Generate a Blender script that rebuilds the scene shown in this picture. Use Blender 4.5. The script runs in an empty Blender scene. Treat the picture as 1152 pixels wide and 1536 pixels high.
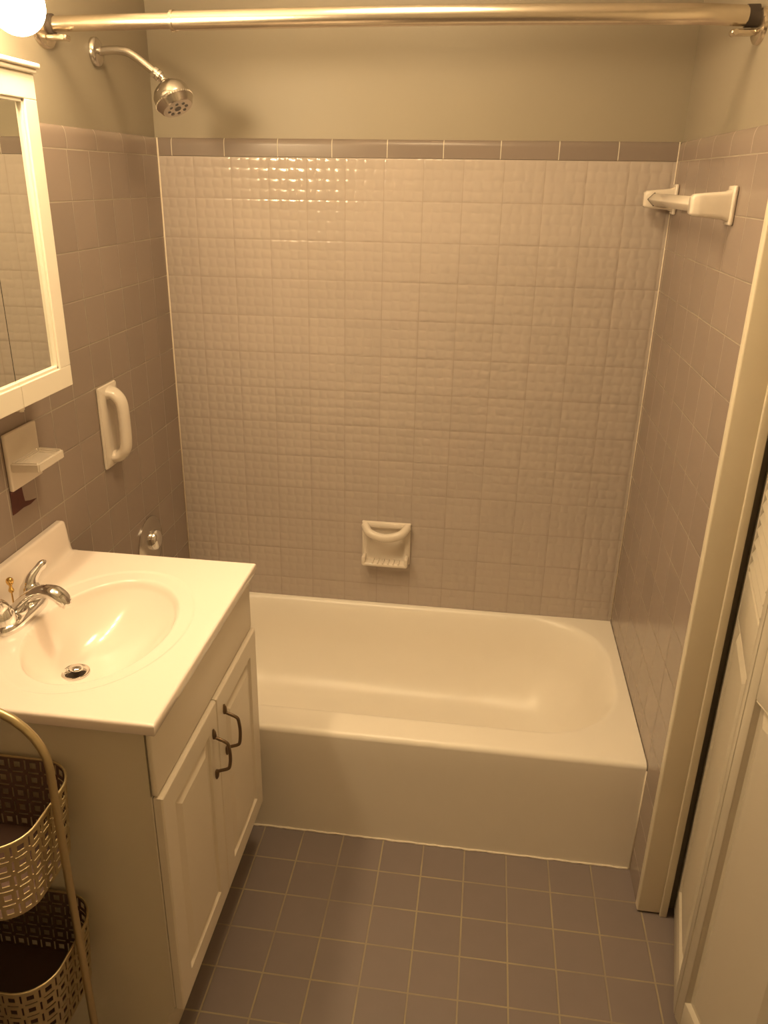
import bpy, bmesh, math, random
from mathutils import Vector, Matrix, Euler
import numpy as np
random.seed(4)
SC = bpy.context.scene
COL = SC.collection
PI = math.pi

# ---------------------------------------------------------------- camera
CAM_POS = (0.9608, -2.4136, 1.6686)
CAM_ROT = (1.17780, -0.01380, 0.14300)
cd = bpy.data.cameras.new('camera')
cam = bpy.data.objects.new('camera', cd)
COL.objects.link(cam)
cam.location = CAM_POS
cam.rotation_mode = 'XYZ'
cam.rotation_euler = CAM_ROT
cd.sensor_fit = 'VERTICAL'
cd.sensor_height = 36.0
cd.lens = 1214.28 * 36.0 / 1536.0
cd.shift_x = 20.36 / 1536.0
cd.shift_y = 3.33 / 1536.0
cd.clip_start = 0.02
SC.camera = cam

# ---------------------------------------------------------------- world, exposure, lights
w = bpy.data.worlds.new('world')
SC.world = w
w.use_nodes = True
w.node_tree.nodes['Background'].inputs[0].default_value = (1.0, 0.70, 0.40, 1)
w.node_tree.nodes['Background'].inputs[1].default_value = 0.02
SC.view_settings.view_transform = 'Standard'
SC.view_settings.look = 'None'
SC.view_settings.gamma = 1.0
SC.view_settings.use_curve_mapping = False
SC.view_settings.exposure = -0.2
LAMP = (1.0, 0.737, 0.415)
BULB_STRENGTH = 124.0
CEIL_POWER = 12.5
la = bpy.data.lights.new('ceiling_lamp', 'AREA')
la.shape = 'DISK'
la.size = 0.34
la.energy = CEIL_POWER
la.color = LAMP
lo = bpy.data.objects.new('ceiling_lamp', la)
COL.objects.link(lo)
lo.location = (0.72, -0.88, 2.33)

# ---------------------------------------------------------------- material helpers
MATS = {}


def new_mat(name):
    m = bpy.data.materials.new(name)
    m.use_nodes = True
    MATS[name] = m
    nt = m.node_tree
    return m, nt, nt.nodes['Principled BSDF']


def plain(name, col, rough=0.4, metal=0.0, spec=0.5, noise=0.03, nscale=14.0, bump=0.0, bscale=60.0, emit=None, coat=0.0):
    m, nt, b = new_mat(name)
    N, L = nt.nodes, nt.links
    b.inputs['Roughness'].default_value = rough
    b.inputs['Metallic'].default_value = metal
    b.inputs['Specular IOR Level'].default_value = spec
    b.inputs['Coat Weight'].default_value = coat
    tc = N.new('ShaderNodeTexCoord')
    nz = N.new('ShaderNodeTexNoise')
    nz.inputs['Scale'].default_value = nscale
    nz.inputs['Detail'].default_value = 3
    L.new(tc.outputs['Object'], nz.inputs['Vector'])
    mx = N.new('ShaderNodeMix')
    mx.data_type = 'RGBA'
    mx.inputs['A'].default_value = (*[c * (1 - noise) for c in col], 1)
    mx.inputs['B'].default_value = (*[min(1, c * (1 + noise)) for c in col], 1)
    L.new(nz.outputs['Fac'], mx.inputs['Factor'])
    L.new(mx.outputs['Result'], b.inputs['Base Color'])
    if bump > 0:
        n2 = N.new('ShaderNodeTexNoise')
        n2.inputs['Scale'].default_value = bscale
        n2.inputs['Detail'].default_value = 4
        L.new(tc.outputs['Object'], n2.inputs['Vector'])
        bp = N.new('ShaderNodeBump')
        bp.inputs['Strength'].default_value = 1.0
        bp.inputs['Distance'].default_value = bump
        L.new(n2.outputs['Fac'], bp.inputs['Height'])
        L.new(bp.outputs['Normal'], b.inputs['Normal'])
    if emit:
        b.inputs['Emission Color'].default_value = (*emit[0], 1)
        b.inputs['Emission Strength'].default_value = emit[1]
    return m


def tiled(name, col, grout, ax_u, ax_v, off_u, off_v, per_u, per_v, width=0.0022, rough=0.22, var=0.05,
          bump=0.0006, use_v=True, mottling=0.0, grough=0.7, soft=1.6, fade=0.0, spec=0.5):
    m, nt, b = new_mat(name)
    N, L = nt.nodes, nt.links
    tc = N.new('ShaderNodeTexCoord')
    sp = N.new('ShaderNodeSeparateXYZ')
    L.new(tc.outputs['Object'], sp.inputs[0])

    def math_(op, a, bb=None, c=None):
        n = N.new('ShaderNodeMath')
        n.operation = op
        for i, v in enumerate((a, bb, c)):
            if v is None:
                continue
            if isinstance(v, (int, float)):
                n.inputs[i].default_value = v
            else:
                L.new(v, n.inputs[i])
        return n.outputs[0]

    def axis(ax, off, per):
        t = math_('DIVIDE', math_('SUBTRACT', sp.outputs[ax], off), per)
        fr = math_('FRACT', t)
        d = math_('MULTIPLY', math_('MINIMUM', fr, math_('SUBTRACT', 1.0, fr)), per)
        return t, d
    tu, du = axis(ax_u, off_u, per_u)
    tv, dv = axis(ax_v, off_v, per_v)
    d = math_('MINIMUM', du, dv) if use_v else du
    mr = N.new('ShaderNodeMapRange')
    mr.interpolation_type = 'SMOOTHSTEP'
    L.new(d, mr.inputs['Value'])
    mr.inputs['From Min'].default_value = width * 0.45
    mr.inputs['From Max'].default_value = width * 0.5 * soft
    mr.inputs['To Min'].default_value = 1.0
    mr.inputs['To Max'].default_value = 0.0
    mask = mr.outputs['Result']
    cx = N.new('ShaderNodeCombineXYZ')
    L.new(math_('FLOOR', tu), cx.inputs[0])
    if use_v:
        L.new(math_('FLOOR', tv), cx.inputs[1])
    wn = N.new('ShaderNodeTexWhiteNoise')
    L.new(cx.outputs[0], wn.inputs['Vector'])
    fac = wn.outputs['Value']
    if mottling > 0:
        nz = N.new('ShaderNodeTexNoise')
        nz.inputs['Scale'].default_value = 22.0
        nz.inputs['Detail'].default_value = 5
        L.new(tc.outputs['Object'], nz.inputs['Vector'])
        fac = math_('ADD', math_('MULTIPLY', fac, 1 - mottling), math_('MULTIPLY', nz.outputs['Fac'], mottling))
    mx = N.new('ShaderNodeMix')
    mx.data_type = 'RGBA'
    mx.inputs['A'].default_value = (*[c * (1 - var) for c in col], 1)
    mx.inputs['B'].default_value = (*[min(1, c * (1 + var)) for c in col], 1)
    L.new(fac, mx.inputs['Factor'])
    m2 = N.new('ShaderNodeMix')
    m2.data_type = 'RGBA'
    gm = mask
    if fade > 0:   # grout that comes and goes, stained in places
        n3 = N.new('ShaderNodeTexNoise')
        n3.inputs['Scale'].default_value = 7.0
        L.new(tc.outputs['Object'], n3.inputs['Vector'])
        r3 = N.new('ShaderNodeMapRange')
        L.new(n3.outputs['Fac'], r3.inputs['Value'])
        r3.inputs['From Min'].default_value = 0.38
        r3.inputs['From Max'].default_value = 0.6
        r3.inputs['To Min'].default_value = 1 - fade
        r3.inputs['To Max'].default_value = 1
        gm = math_('MULTIPLY', mask, r3.outputs['Result'])
    L.new(gm, m2.inputs['Factor'])
    L.new(mx.outputs['Result'], m2.inputs['A'])
    m2.inputs['B'].default_value = (*grout, 1)
    L.new(m2.outputs['Result'], b.inputs['Base Color'])
    rr = math_('ADD', math_('MULTIPLY', mask, grough - rough), rough)
    L.new(rr, b.inputs['Roughness'])
    b.inputs['Specular IOR Level'].default_value = spec
    bp = N.new('ShaderNodeBump')
    bp.inputs['Strength'].default_value = 1.0
    bp.inputs['Distance'].default_value = bump
    nb = N.new('ShaderNodeTexNoise')
    nb.inputs['Scale'].default_value = 9.0
    L.new(tc.outputs['Object'], nb.inputs['Vector'])
    h = math_('ADD', math_('MULTIPLY', mask, -1.0), math_('MULTIPLY', nb.outputs['Fac'], 0.35))
    L.new(h, bp.inputs['Height'])
    L.new(bp.outputs['Normal'], b.inputs['Normal'])
    return m


# ---------------------------------------------------------------- mesh helpers
def obj(name, bm, mat, parent=None, smooth=False, angle=None):
    me = bpy.data.meshes.new(name)
    bmesh.ops.recalc_face_normals(bm, faces=bm.faces)
    bm.to_mesh(me)
    bm.free()
    for m in (mat if isinstance(mat, (list, tuple)) else [mat]):
        me.materials.append(m)
    if smooth:
        me.polygons.foreach_set('use_smooth', [True] * len(me.polygons))
        if angle:
            me.set_sharp_from_angle(angle=math.radians(angle))
    o = bpy.data.objects.new(name, me)
    COL.objects.link(o)
    if parent is not None:
        o.parent = parent
        o.matrix_parent_inverse = Matrix.Identity(4)
        # mesh is in world coordinates: bring it into the parent's frame
        inv = world_mat(parent).inverted()
        me.transform(inv)
    return o


def world_mat(o):
    m = Matrix.LocRotScale(o.location, o.rotation_euler, o.scale)
    if o.parent:
        return world_mat(o.parent) @ m
    return m


def thing(name, label, cat, loc, rotz=0.0, group=None):
    o = bpy.data.objects.new(name, None)
    o.empty_display_size = 0.05
    COL.objects.link(o)
    o.location = loc
    o.rotation_euler = (0, 0, rotz)
    o['label'] = label
    o['category'] = cat
    if group:
        o['group'] = group
    return o


def struct_root(name, loc=(0, 0, 0), rotz=0.0):
    o = bpy.data.objects.new(name, None)
    COL.objects.link(o)
    o.location = loc
    o.rotation_euler = (0, 0, rotz)
    o['kind'] = 'structure'
    return o


def struct(name, bm, mat, parent=None, **k):
    o = obj(name, bm, mat, parent, **k)
    if parent is None:
        o['kind'] = 'structure'
    return o


def box(bm, x0, x1, y0, y1, z0, z1, bev=0.0, seg=2, M=None):
    b2 = bmesh.new()
    bmesh.ops.create_cube(b2, size=1.0)
    sx, sy, sz = abs(x1 - x0), abs(y1 - y0), abs(z1 - z0)
    bmesh.ops.scale(b2, vec=(sx, sy, sz), verts=b2.verts)
    bmesh.ops.translate(b2, vec=((x0 + x1) / 2, (y0 + y1) / 2, (z0 + z1) / 2), verts=b2.verts)
    if bev > 0:
        bmesh.ops.bevel(b2, geom=b2.edges[:], offset=min(bev, sx * .45, sy * .45, sz * .45), segments=seg, profile=0.5, affect='EDGES')
    if M is not None:
        bmesh.ops.transform(b2, matrix=M, verts=b2.verts)
    merge(bm, b2)
    return bm


def merge(bm, b2):
    me = bpy.data.meshes.new('tmp')
    b2.to_mesh(me)
    b2.free()
    bm.from_mesh(me)
    bpy.data.meshes.remove(me)


def bx(*a, **k):
    return box(bmesh.new(), *a, **k)


def frame_for(d):
    d = d.normalized()
    up = Vector((0, 0, 1)) if abs(d.z) < 0.9 else Vector((1, 0, 0))
    a = d.cross(up).normalized()
    return a, d.cross(a).normalized()


def tube(bm, pts, rad, n=20, caps=True, squash=None, closed=False):
    """tube along pts with per-point radius; squash=(su,sv) scales the section"""
    P = [Vector(p) for p in pts]
    if not isinstance(rad, (list, tuple)):
        rad = [rad] * len(P)
    rings = []
    a = None
    for i, p in enumerate(P):
        if closed:
            t = P[(i + 1) % len(P)] - P[i - 1]
        elif i == 0:
            t = P[1] - P[0]
        elif i == len(P) - 1:
            t = P[-1] - P[-2]
        else:
            t = (P[i + 1] - P[i]).normalized() + (P[i] - P[i - 1]).normalized()
        t.normalize()
        if a is None:
            a, b = frame_for(t)
        else:
            a = (a - t * a.dot(t)).normalized()
            b = t.cross(a).normalized()
        su, sv = (1, 1)
        if squash:
            su, sv = squash[i] if isinstance(squash, list) else squash
        rings.append([bm.verts.new(p + a * (math.cos(2 * PI * k / n) * rad[i] * su) + b * (math.sin(2 * PI * k / n) * rad[i] * sv)) for k in range(n)])
    m = len(rings)
    for i in range(m if closed else m - 1):
        r0, r1 = rings[i], rings[(i + 1) % m]
        for k in range(n):
            bm.faces.new((r0[k], r0[(k + 1) % n], r1[(k + 1) % n], r1[k]))
    if caps and not closed:
        bm.faces.new(rings[0][::-1])
        bm.faces.new(rings[-1])
    return bm


def smooth_path(ctrl, n=8):
    """Catmull-Rom through control points (tuples of any length)"""
    C = [np.array(c, float) for c in ctrl]
    C = [2 * C[0] - C[1]] + C + [2 * C[-1] - C[-2]]
    out = []
    for i in range(1, len(C) - 2):
        for k in range(n):
            t = k / n
            p = 0.5 * ((2 * C[i]) + (-C[i - 1] + C[i + 1]) * t + (2 * C[i - 1] - 5 * C[i] + 4 * C[i + 1] - C[i + 2]) * t * t + (-C[i - 1] + 3 * C[i] - 3 * C[i + 1] + C[i + 2]) * t ** 3)
            out.append(p)
    out.append(C[-2])
    return out


def lathe(bm, prof, origin, axis, n=32, scale=(1, 1)):
    """prof: list (r, h) along axis from origin"""
    ax = Vector(axis).normalized()
    a, b = frame_for(ax)
    o = Vector(origin)
    rings = []
    for r, h in prof:
        if r < 1e-6:
            rings.append([bm.verts.new(o + ax * h)])
        else:
            rings.append([bm.verts.new(o + ax * h + a * (math.cos(2 * PI * k / n) * r * scale[0]) + b * (math.sin(2 * PI * k / n) * r * scale[1])) for k in range(n)])
    for r0, r1 in zip(rings, rings[1:]):
        for k in range(n):
            k2 = (k + 1) % n
            if len(r0) == 1 and len(r1) == 1:
                continue
            if len(r0) == 1:
                bm.faces.new((r0[0], r1[k2], r1[k]))
            elif len(r1) == 1:
                bm.faces.new((r0[k], r0[k2], r1[0]))
            else:
                bm.faces.new((r0[k], r0[k2], r1[k2], r1[k]))
    return bm


def heightfield(xs, ys, zf):
    """grid mesh with z = zf(x, y) arrays"""
    bm = bmesh.new()
    X, Y = np.meshgrid(xs, ys, indexing='ij')
    Z = zf(X, Y)
    V = [[bm.verts.new((X[i, j], Y[i, j], Z[i, j])) for j in range(len(ys))] for i in range(len(xs))]
    for i in range(len(xs) - 1):
        for j in range(len(ys) - 1):
            bm.faces.new((V[i][j], V[i + 1][j], V[i + 1][j + 1], V[i][j + 1]))
    return bm, V


def ring_panel(bm, u0, u1, v0, v1, prof, M, back=True, corner=None):
    """nested rectangular rings. prof: (inset, depth) list from outside in; local coords (u, v, depth) -> M"""
    rings = []
    for ins, dep in prof:
        rings.append([bm.verts.new(M @ Vector(c)) for c in ((u0 + ins, v0 + ins, dep), (u1 - ins, v0 + ins, dep), (u1 - ins, v1 - ins, dep), (u0 + ins, v1 - ins, dep))])
    for a, b in zip(rings, rings[1:]):
        for k in range(4):
            bm.faces.new((a[k], a[(k + 1) % 4], b[(k + 1) % 4], b[k]))
    bm.faces.new(rings[-1])
    if back:
        bm.faces.new(rings[0][::-1])
    return bm


# ---------------------------------------------------------------- materials
W = 1.4288          # tiled width between the end walls
ZT = 1.7207         # top of the square tiles
ZC = 1.769          # top of the cap tiles
T = 0.1095
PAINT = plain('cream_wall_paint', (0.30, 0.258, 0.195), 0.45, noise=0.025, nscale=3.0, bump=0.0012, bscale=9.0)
REARFILL = plain('rear_wall_bounce_fill', (0.82, 0.77, 0.66), 0.7)  # unseen rear walls made brighter than the room paint to bounce fill light
CEILM = plain('ceiling_paint', (0.86, 0.80, 0.70), 0.8)
GRAY = (0.305, 0.240, 0.204)
GROUT = (0.40, 0.34, 0.27)
M_LEFT = tiled('grey_tile_left', GRAY, GROUT, 'Y', 'Z', 0.0, ZT, 0.1076, T, 0.0024, fade=0.6)
M_RIGHT = tiled('grey_tile_right', GRAY, GROUT, 'Y', 'Z', -0.483, ZT, 0.115, T, 0.0020, fade=0.6)
M_CAPL = tiled('grey_cap_left', GRAY, GROUT, 'Y', 'Z', -0.083, ZT, 0.150, 1.0, 0.0022, use_v=True, fade=0.5)
M_CAPR = tiled('grey_cap_right', GRAY, GROUT, 'Y', 'Z', -0.06, ZT, 0.152, 1.0, 0.0022, use_v=True, fade=0.8)
M_CAPB = tiled('grey_cap_back_shaded', (0.235, 0.188, 0.162), (0.62, 0.56, 0.46), 'X', 'Z', 0.0425, ZT + 0.5, 0.1541, 1.0, 0.0018, rough=0.3, spec=0.35, bump=0.0003)  # same grey tile, base colour darkened to put in shade from its angle
M_WHITE = tiled('embossed_white_tile', (0.46, 0.395, 0.352), (0.375, 0.312, 0.268), 'X', 'Z', -0.05 * T, ZT, T, T, 0.0017, rough=0.14, var=0.02, bump=0.0, soft=2.2)
M_FLOOR = tiled('mauve_floor_tile', (0.215, 0.175, 0.165), (0.37, 0.305, 0.20), 'X', 'Y', 0.5565, -0.8288, 0.1101, 0.1101, 0.0032, rough=0.38, var=0.07, mottling=0.6, fade=0.5, bump=0.0008)
CAULK = plain('white_caulk', (0.74, 0.65, 0.53), 0.5, bump=0.001, bscale=90)
ENAMEL = plain('tub_enamel', (0.86, 0.80, 0.71), 0.34, noise=0.015)
CERAMIC = plain('white_ceramic', (0.72, 0.64, 0.55), 0.12, noise=0.01)
MARBLE = plain('cultured_marble', (0.92, 0.82, 0.74), 0.16, noise=0.02, nscale=5, coat=0.3)
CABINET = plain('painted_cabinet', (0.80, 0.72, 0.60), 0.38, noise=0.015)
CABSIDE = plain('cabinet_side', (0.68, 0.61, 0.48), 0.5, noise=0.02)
DARK = plain('dark_gap', (0.05, 0.035, 0.025), 0.8)
DOORP = plain('door_paint', (0.58, 0.52, 0.425), 0.35, noise=0.02)
TRIMP = plain('casing_paint', (0.72, 0.64, 0.50), 0.35, noise=0.02)
CHROME = plain('chrome', (0.80, 0.78, 0.76), 0.07, 1.0, noise=0.01)
NICKEL = plain('brushed_nickel', (0.72, 0.64, 0.53), 0.27, 1.0, noise=0.03, nscale=40)
SATIN = plain('satin_nickel_shower', (0.58, 0.54, 0.50), 0.22, 1.0, noise=0.02)
NOZZLE = plain('dark_nozzle_plastic', (0.10, 0.09, 0.085), 0.35)
BRASS = plain('polished_brass', (0.78, 0.52, 0.18), 0.12, 1.0, noise=0.02)
BRONZE = plain('bronze_pull', (0.20, 0.14, 0.09), 0.35, 0.9, noise=0.1)
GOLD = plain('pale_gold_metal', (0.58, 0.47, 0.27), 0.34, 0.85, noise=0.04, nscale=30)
GOLDIN = plain('dark_brown_inside', (0.16, 0.095, 0.075), 0.5, 0.3, noise=0.1)  # darker brown for the basket insides and floors
FRAMEW = plain('white_mirror_frame', (0.93, 0.86, 0.74), 0.3, noise=0.01)
MIRROR = plain('mirror_glass', (0.86, 0.88, 0.84), 0.015, 1.0, noise=0.0)
MAROON = plain('maroon_broken_clay', (0.075, 0.016, 0.012), 0.75, noise=0.3, nscale=60)
PLASTIC = plain('clear_plastic_catch', (0.75, 0.66, 0.55), 0.3)
m_, nt_, b_ = new_mat('glowing_bulb_glass')
b_.inputs['Base Color'].default_value = (0.95, 0.93, 0.88, 1)
b_.inputs['Emission Color'].default_value = (*LAMP, 1)
b_.inputs['Emission Strength'].default_value = BULB_STRENGTH
BULB = m_

# ---------------------------------------------------------------- room shell
H = 2.36
YB = -3.05      # wall behind the camera
struct('floor', bx(-0.10, 2.25, YB - 0.1, 0.10, -0.05, 0.0), M_FLOOR)
struct('ceiling', bx(-0.10, 2.25, YB - 0.1, 0.10, H, H + 0.05), CEILM)

# left wall: tiled face at x=0, painted face 8 mm further back
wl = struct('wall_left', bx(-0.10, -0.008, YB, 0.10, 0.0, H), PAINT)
bm = bx(-0.0079, 0.0, -2.10, -0.0005, 0.0, ZT)
obj('tile_field', bm, M_LEFT, wl)


def cap(side, y0, y1):
    """bullnose row on an end wall: face flush with the tiles, top rolled back to the paint"""
    prof = [(0.0, ZT), (0.0, ZT + 0.026)]
    for k in range(1, 9):
        a = k / 8 * PI / 2
        prof.append((-0.0085 * (1 - math.cos(a)), ZT + 0.026 + 0.022 * math.sin(a)))
    prof.append((-0.0079, ZT))
    bm = bmesh.new()
    rows = []
    for y in (y0, y1):
        rows.append([bm.verts.new((x if side == 'L' else W - x, y, z)) for x, z in prof])
    n = len(prof)
    for i in range(n):
        bm.faces.new((rows[0][i], rows[0][(i + 1) % n], rows[1][(i + 1) % n], rows[1][i]))
    bm.faces.new(rows[0])
    bm.faces.new(rows[1][::-1])
    return bm


obj('tile_cap', cap('L', -2.10, -0.0005), M_CAPL, wl, smooth=True, angle=40)
# chipped tile below the soap shelf, showing the dark clay and wall behind
def poly_plate(pts, x0, x1):
    bm = bmesh.new()
    a = [bm.verts.new((x0, y, z)) for y, z in pts]
    b = [bm.verts.new((x1, y, z)) for y, z in pts]
    bm.faces.new(a[::-1])
    bm.faces.new(b)
    for i in range(len(pts)):
        j = (i + 1) % len(pts)
        bm.faces.new((a[i], a[j], b[j], b[i]))
    return bm


chip = obj('broken_tile_patch', poly_plate([(-0.9600, 1.056), (-0.916, 1.056), (-0.9135, 1.030), (-0.911, 1.016), (-0.891, 1.010), (-0.867, 1.0055), (-0.893, 1.0015), (-0.920, 1.0045), (-0.949, 1.0025), (-0.962, 1.0028)], 0.0001, 0.0011), MAROON, wl)
chip['label'] = 'dark maroon broken patch in a grey tile'

# back wall
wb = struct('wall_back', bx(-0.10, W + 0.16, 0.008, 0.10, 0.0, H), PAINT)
# white embossed tile field as real relief
SUB = 40
nx = int(round(W / T * SUB))
u0 = 0.05
# columns: x runs 0..W ; tile coordinate tu = x/T + 0.05
xs = np.linspace(0.0, W, nx)
z_bot = 0.335
nz = int(round((ZT - z_bot) / T * SUB))
zs = np.linspace(z_bot, ZT, nz)


def emboss(X, Z):
    tu = X / T + 0.05
    tv = (ZT - Z) / T
    cu, cv = tu * 4, tv * 4
    row = np.floor(tv)
    ph = 0.35 * np.sin(2.1 * cv + 1.3 * np.floor(tu)) * 0.25
    Xw = cu + 0.11 * np.sin(PI * cv) * np.cos(PI * cu) + 0.015 * np.sin(PI * cv * 2 + cu)
    Yw = cv - 0.05 * np.sin(PI * cu) * np.cos(PI * cv) + 0.015 * np.sin(PI * cu * 2 + ph)
    px = np.abs(np.sin(PI * Xw)) ** 0.42
    py = np.abs(np.sin(PI * Yw)) ** 0.42
    h = 0.0015 * np.minimum(px, 1) * np.minimum(py, 1)
    du = np.minimum(tu % 1, 1 - tu % 1) * T
    dv = np.minimum(tv % 1, 1 - tv % 1) * T
    d = np.minimum(du, dv)
    g = 0.36 + 0.64 * np.clip(d / 0.0022, 0, 1)
    # tiny setting-out tilt of every tile
    rnd = np.sin(np.floor(tu) * 12.9898 + np.floor(tv) * 78.233) * 43758.5453
    rnd = rnd - np.floor(rnd)
    tilt = (rnd - 0.5) * 0.0005 * ((tu % 1) - 0.5) * 2 + (((rnd * 7) % 1) - 0.5) * 0.0005 * ((tv % 1) - 0.5) * 2
    return (h + 0.0004 + tilt) * g


Xg, Zg = np.meshgrid(xs, zs, indexing='ij')
Hg = emboss(Xg, Zg)
verts = np.stack([Xg, -Hg, Zg], -1).reshape(-1, 3)
idx = np.arange(nx * nz).reshape(nx, nz)
f = np.stack([idx[:-1, :-1], idx[1:, :-1], idx[1:, 1:], idx[:-1, 1:]], -1).reshape(-1, 4)
me = bpy.data.meshes.new('embossed_tiles')
me.vertices.add(len(verts))
me.vertices.foreach_set('co', verts.astype(np.float32).ravel())
me.loops.add(f.size)
me.loops.foreach_set('vertex_index', f.astype(np.int32).ravel())
me.polygons.add(len(f))
me.polygons.foreach_set('loop_start', np.arange(0, f.size, 4, dtype=np.int32))
me.update(calc_edges=True)
me.validate()
me.polygons.foreach_set('use_smooth', [True] * len(me.polygons))
me.materials.append(M_WHITE)
ef = bpy.data.objects.new('embossed_tiles', me)
COL.objects.link(ef)
ef.parent = wb
obj('tile_backing', bx(0.0, W, 0.0002, 0.0079, 0.30, ZT), CAULK, wb)
# cap row on the back wall
prof = [(0.0, ZT), (-0.002, ZT + 0.001), (-0.002, ZT + 0.030)]
for k in range(1, 9):
    a = k / 8 * PI / 2
    prof.append((-0.002 + 0.0100 * (1 - math.cos(a)), ZT + 0.030 + 0.0175 * math.sin(a)))
prof.append((0.0079, ZT))
bm = bmesh.new()
rows = [[bm.verts.new((x, y, z)) for y, z in prof] for x in (0.0, W)]
for i in range(len(prof)):
    j = (i + 1) % len(prof)
    bm.faces.new((rows[0][i], rows[0][j], rows[1][j], rows[1][i]))
bm.faces.new(rows[0])
bm.faces.new(rows[1][::-1])
obj('tile_cap', bm, M_CAPB, wb, smooth=True, angle=35)

# right wall: short tiled wall, then the closet opening, then wall again
YJ = -0.832
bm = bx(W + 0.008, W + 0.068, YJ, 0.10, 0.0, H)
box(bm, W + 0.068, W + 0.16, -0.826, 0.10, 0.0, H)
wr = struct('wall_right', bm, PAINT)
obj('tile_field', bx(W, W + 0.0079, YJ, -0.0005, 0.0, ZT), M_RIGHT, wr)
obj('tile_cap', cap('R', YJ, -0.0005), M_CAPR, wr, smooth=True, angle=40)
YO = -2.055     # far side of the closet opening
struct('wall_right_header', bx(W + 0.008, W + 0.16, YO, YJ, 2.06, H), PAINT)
struct('wall_right_rear', bx(W + 0.008, W + 0.16, YB, YO, 0.0, H), REARFILL)
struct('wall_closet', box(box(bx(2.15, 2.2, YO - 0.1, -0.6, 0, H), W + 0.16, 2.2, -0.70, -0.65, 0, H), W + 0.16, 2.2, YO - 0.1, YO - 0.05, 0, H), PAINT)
struct('wall_behind', bx(-0.10, 2.25, YB - 0.1, YB, 0.0, H), REARFILL)

# casing and stop round the closet opening (visible post)
bm = bmesh.new()
box(bm, W - 0.0035, W + 0.066, -0.8565, -0.8325, 0.004, 2.06, 0.004, 3)
tr = struct('trim_1', bm, TRIMP, smooth=True, angle=40)
bm = bx(W + 0.050, W + 0.068, -0.8635, -0.8560, 0.0, 2.06, 0.003, 3)
obj('door_stop', bm, TRIMP, tr, smooth=True, angle=40)
struct('trim_2', bx(W - 0.0035, W + 0.066, YO + 0.0005, YO + 0.025, 0.0, 2.06, 0.004, 3), TRIMP, smooth=True, angle=40)

# caulk lines
bm = bmesh.new()
tube(bm, [(0.0015, -0.0025, z) for z in (0.345, 1.768)], 0.0024, 8)
struct('trim_3', bm, CAULK, smooth=True)
bm = bmesh.new()
tube(bm, [(W - 0.0005, -0.0015, z) for z in (0.345, 1.768)], 0.0018, 8)
struct('trim_4', bm, CAULK, smooth=True)
bm = bmesh.new()
pts = []
for k in range(120):
    x = 0.30 + (W - 0.005 - 0.30) * k / 119
    pts.append((x, -0.7195 - 0.0006 * math.sin(k * 1.7) - 0.0005 * math.sin(k * .61), 0.0012 + 0.0006 * math.sin(k * .9)))
tube(bm, pts, [0.0030 + 0.0007 * math.sin(k * 2.3) * math.sin(k * .37) for k in range(120)], 8)
struct('trim_5', bm, CAULK, smooth=True)
bm = bmesh.new()
tube(bm, [(W - 0.0005, -0.7195, 0.004), (W - 0.0005, -0.7205, 0.320)], 0.0022, 8)
struct('trim_6', bm, CAULK, smooth=True)

# ---------------------------------------------------------------- bathtub
TZ = 0.338
TY = -0.719
tub = thing('bathtub', 'cream white enamel bathtub set between three tiled walls', 'bathtub', (W / 2, -0.36, 0))
bx_, by_ = 0.045, 0.035
cx0, cx1 = 0.075, W - 0.052
cy0, cy1 = TY + 0.112, -0.034


def tubz(X, Y):
    cx, cy = (cx0 + cx1) / 2, (cy0 + cy1) / 2
    hx, hy = (cx1 - cx0) / 2, (cy1 - cy0) / 2
    r = 0.21
    qx = np.abs(X - cx) - (hx - r)
    qy = np.abs(Y - cy) - (hy - r)
    sd = np.minimum(np.maximum(qx, qy), 0) + np.sqrt(np.maximum(qx, 0) ** 2 + np.maximum(qy, 0) ** 2) - r  # <0 inside
    din = -sd
    # soft roll at the rim then a sloping wall
    slope_w = 0.155 + 0.10 * np.clip((X - (cx1 - 0.35)) / 0.35, 0, 1)
    t = np.clip((din + 0.022) / (slope_w + 0.022), 0, 1)
    s = (1 - (1 - t) ** 2.6) * np.clip(t / 0.22, 0, 1) ** 0.9
    depth = 0.285
    lip = 0.0035 * np.exp(-((sd - 0.03) / 0.02) ** 2)
    z = TZ - depth * s
    # deck falls a little towards the basin
    return z - 0.0015 * np.clip(1 - np.abs(sd) / 0.05, 0, 1)


R_ED = 0.016
xs_t = np.linspace(0.0015, W - 0.0015, 190)
ys_t = np.linspace(TY + R_ED, -0.0025, 120)
bm, V = heightfield(xs_t, ys_t, tubz)
prev = [V[i][0] for i in range(len(xs_t))]
prof = []
for k in range(1, 9):
    a = k / 8 * PI / 2
    prof.append((TY + R_ED - R_ED * math.sin(a), TZ - R_ED * (1 - math.cos(a))))
prof += [(TY + 0.0004, 0.25), (TY + 0.0008, 0.12), (TY + 0.001, 0.0005)]
for y, z in prof:
    cur = [bm.verts.new((x, y, z)) for x in xs_t]
    for i in range(len(xs_t) - 1):
        bm.faces.new((prev[i], cur[i], cur[i + 1], prev[i + 1]))
    prev = cur
# side and back skirts keep it a solid thing
obj('tub_shell', bm, ENAMEL, tub, smooth=True, angle=60)
bm = lathe(bmesh.new(), [(0.0, 0.002), (0.030, 0.002), (0.034, 0.0), (0.034, -0.004)], (0.19, -0.33, 0.0565), (0, 0, 1))
obj('tub_drain', bm, CHROME, tub, smooth=True, angle=40)

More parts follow.
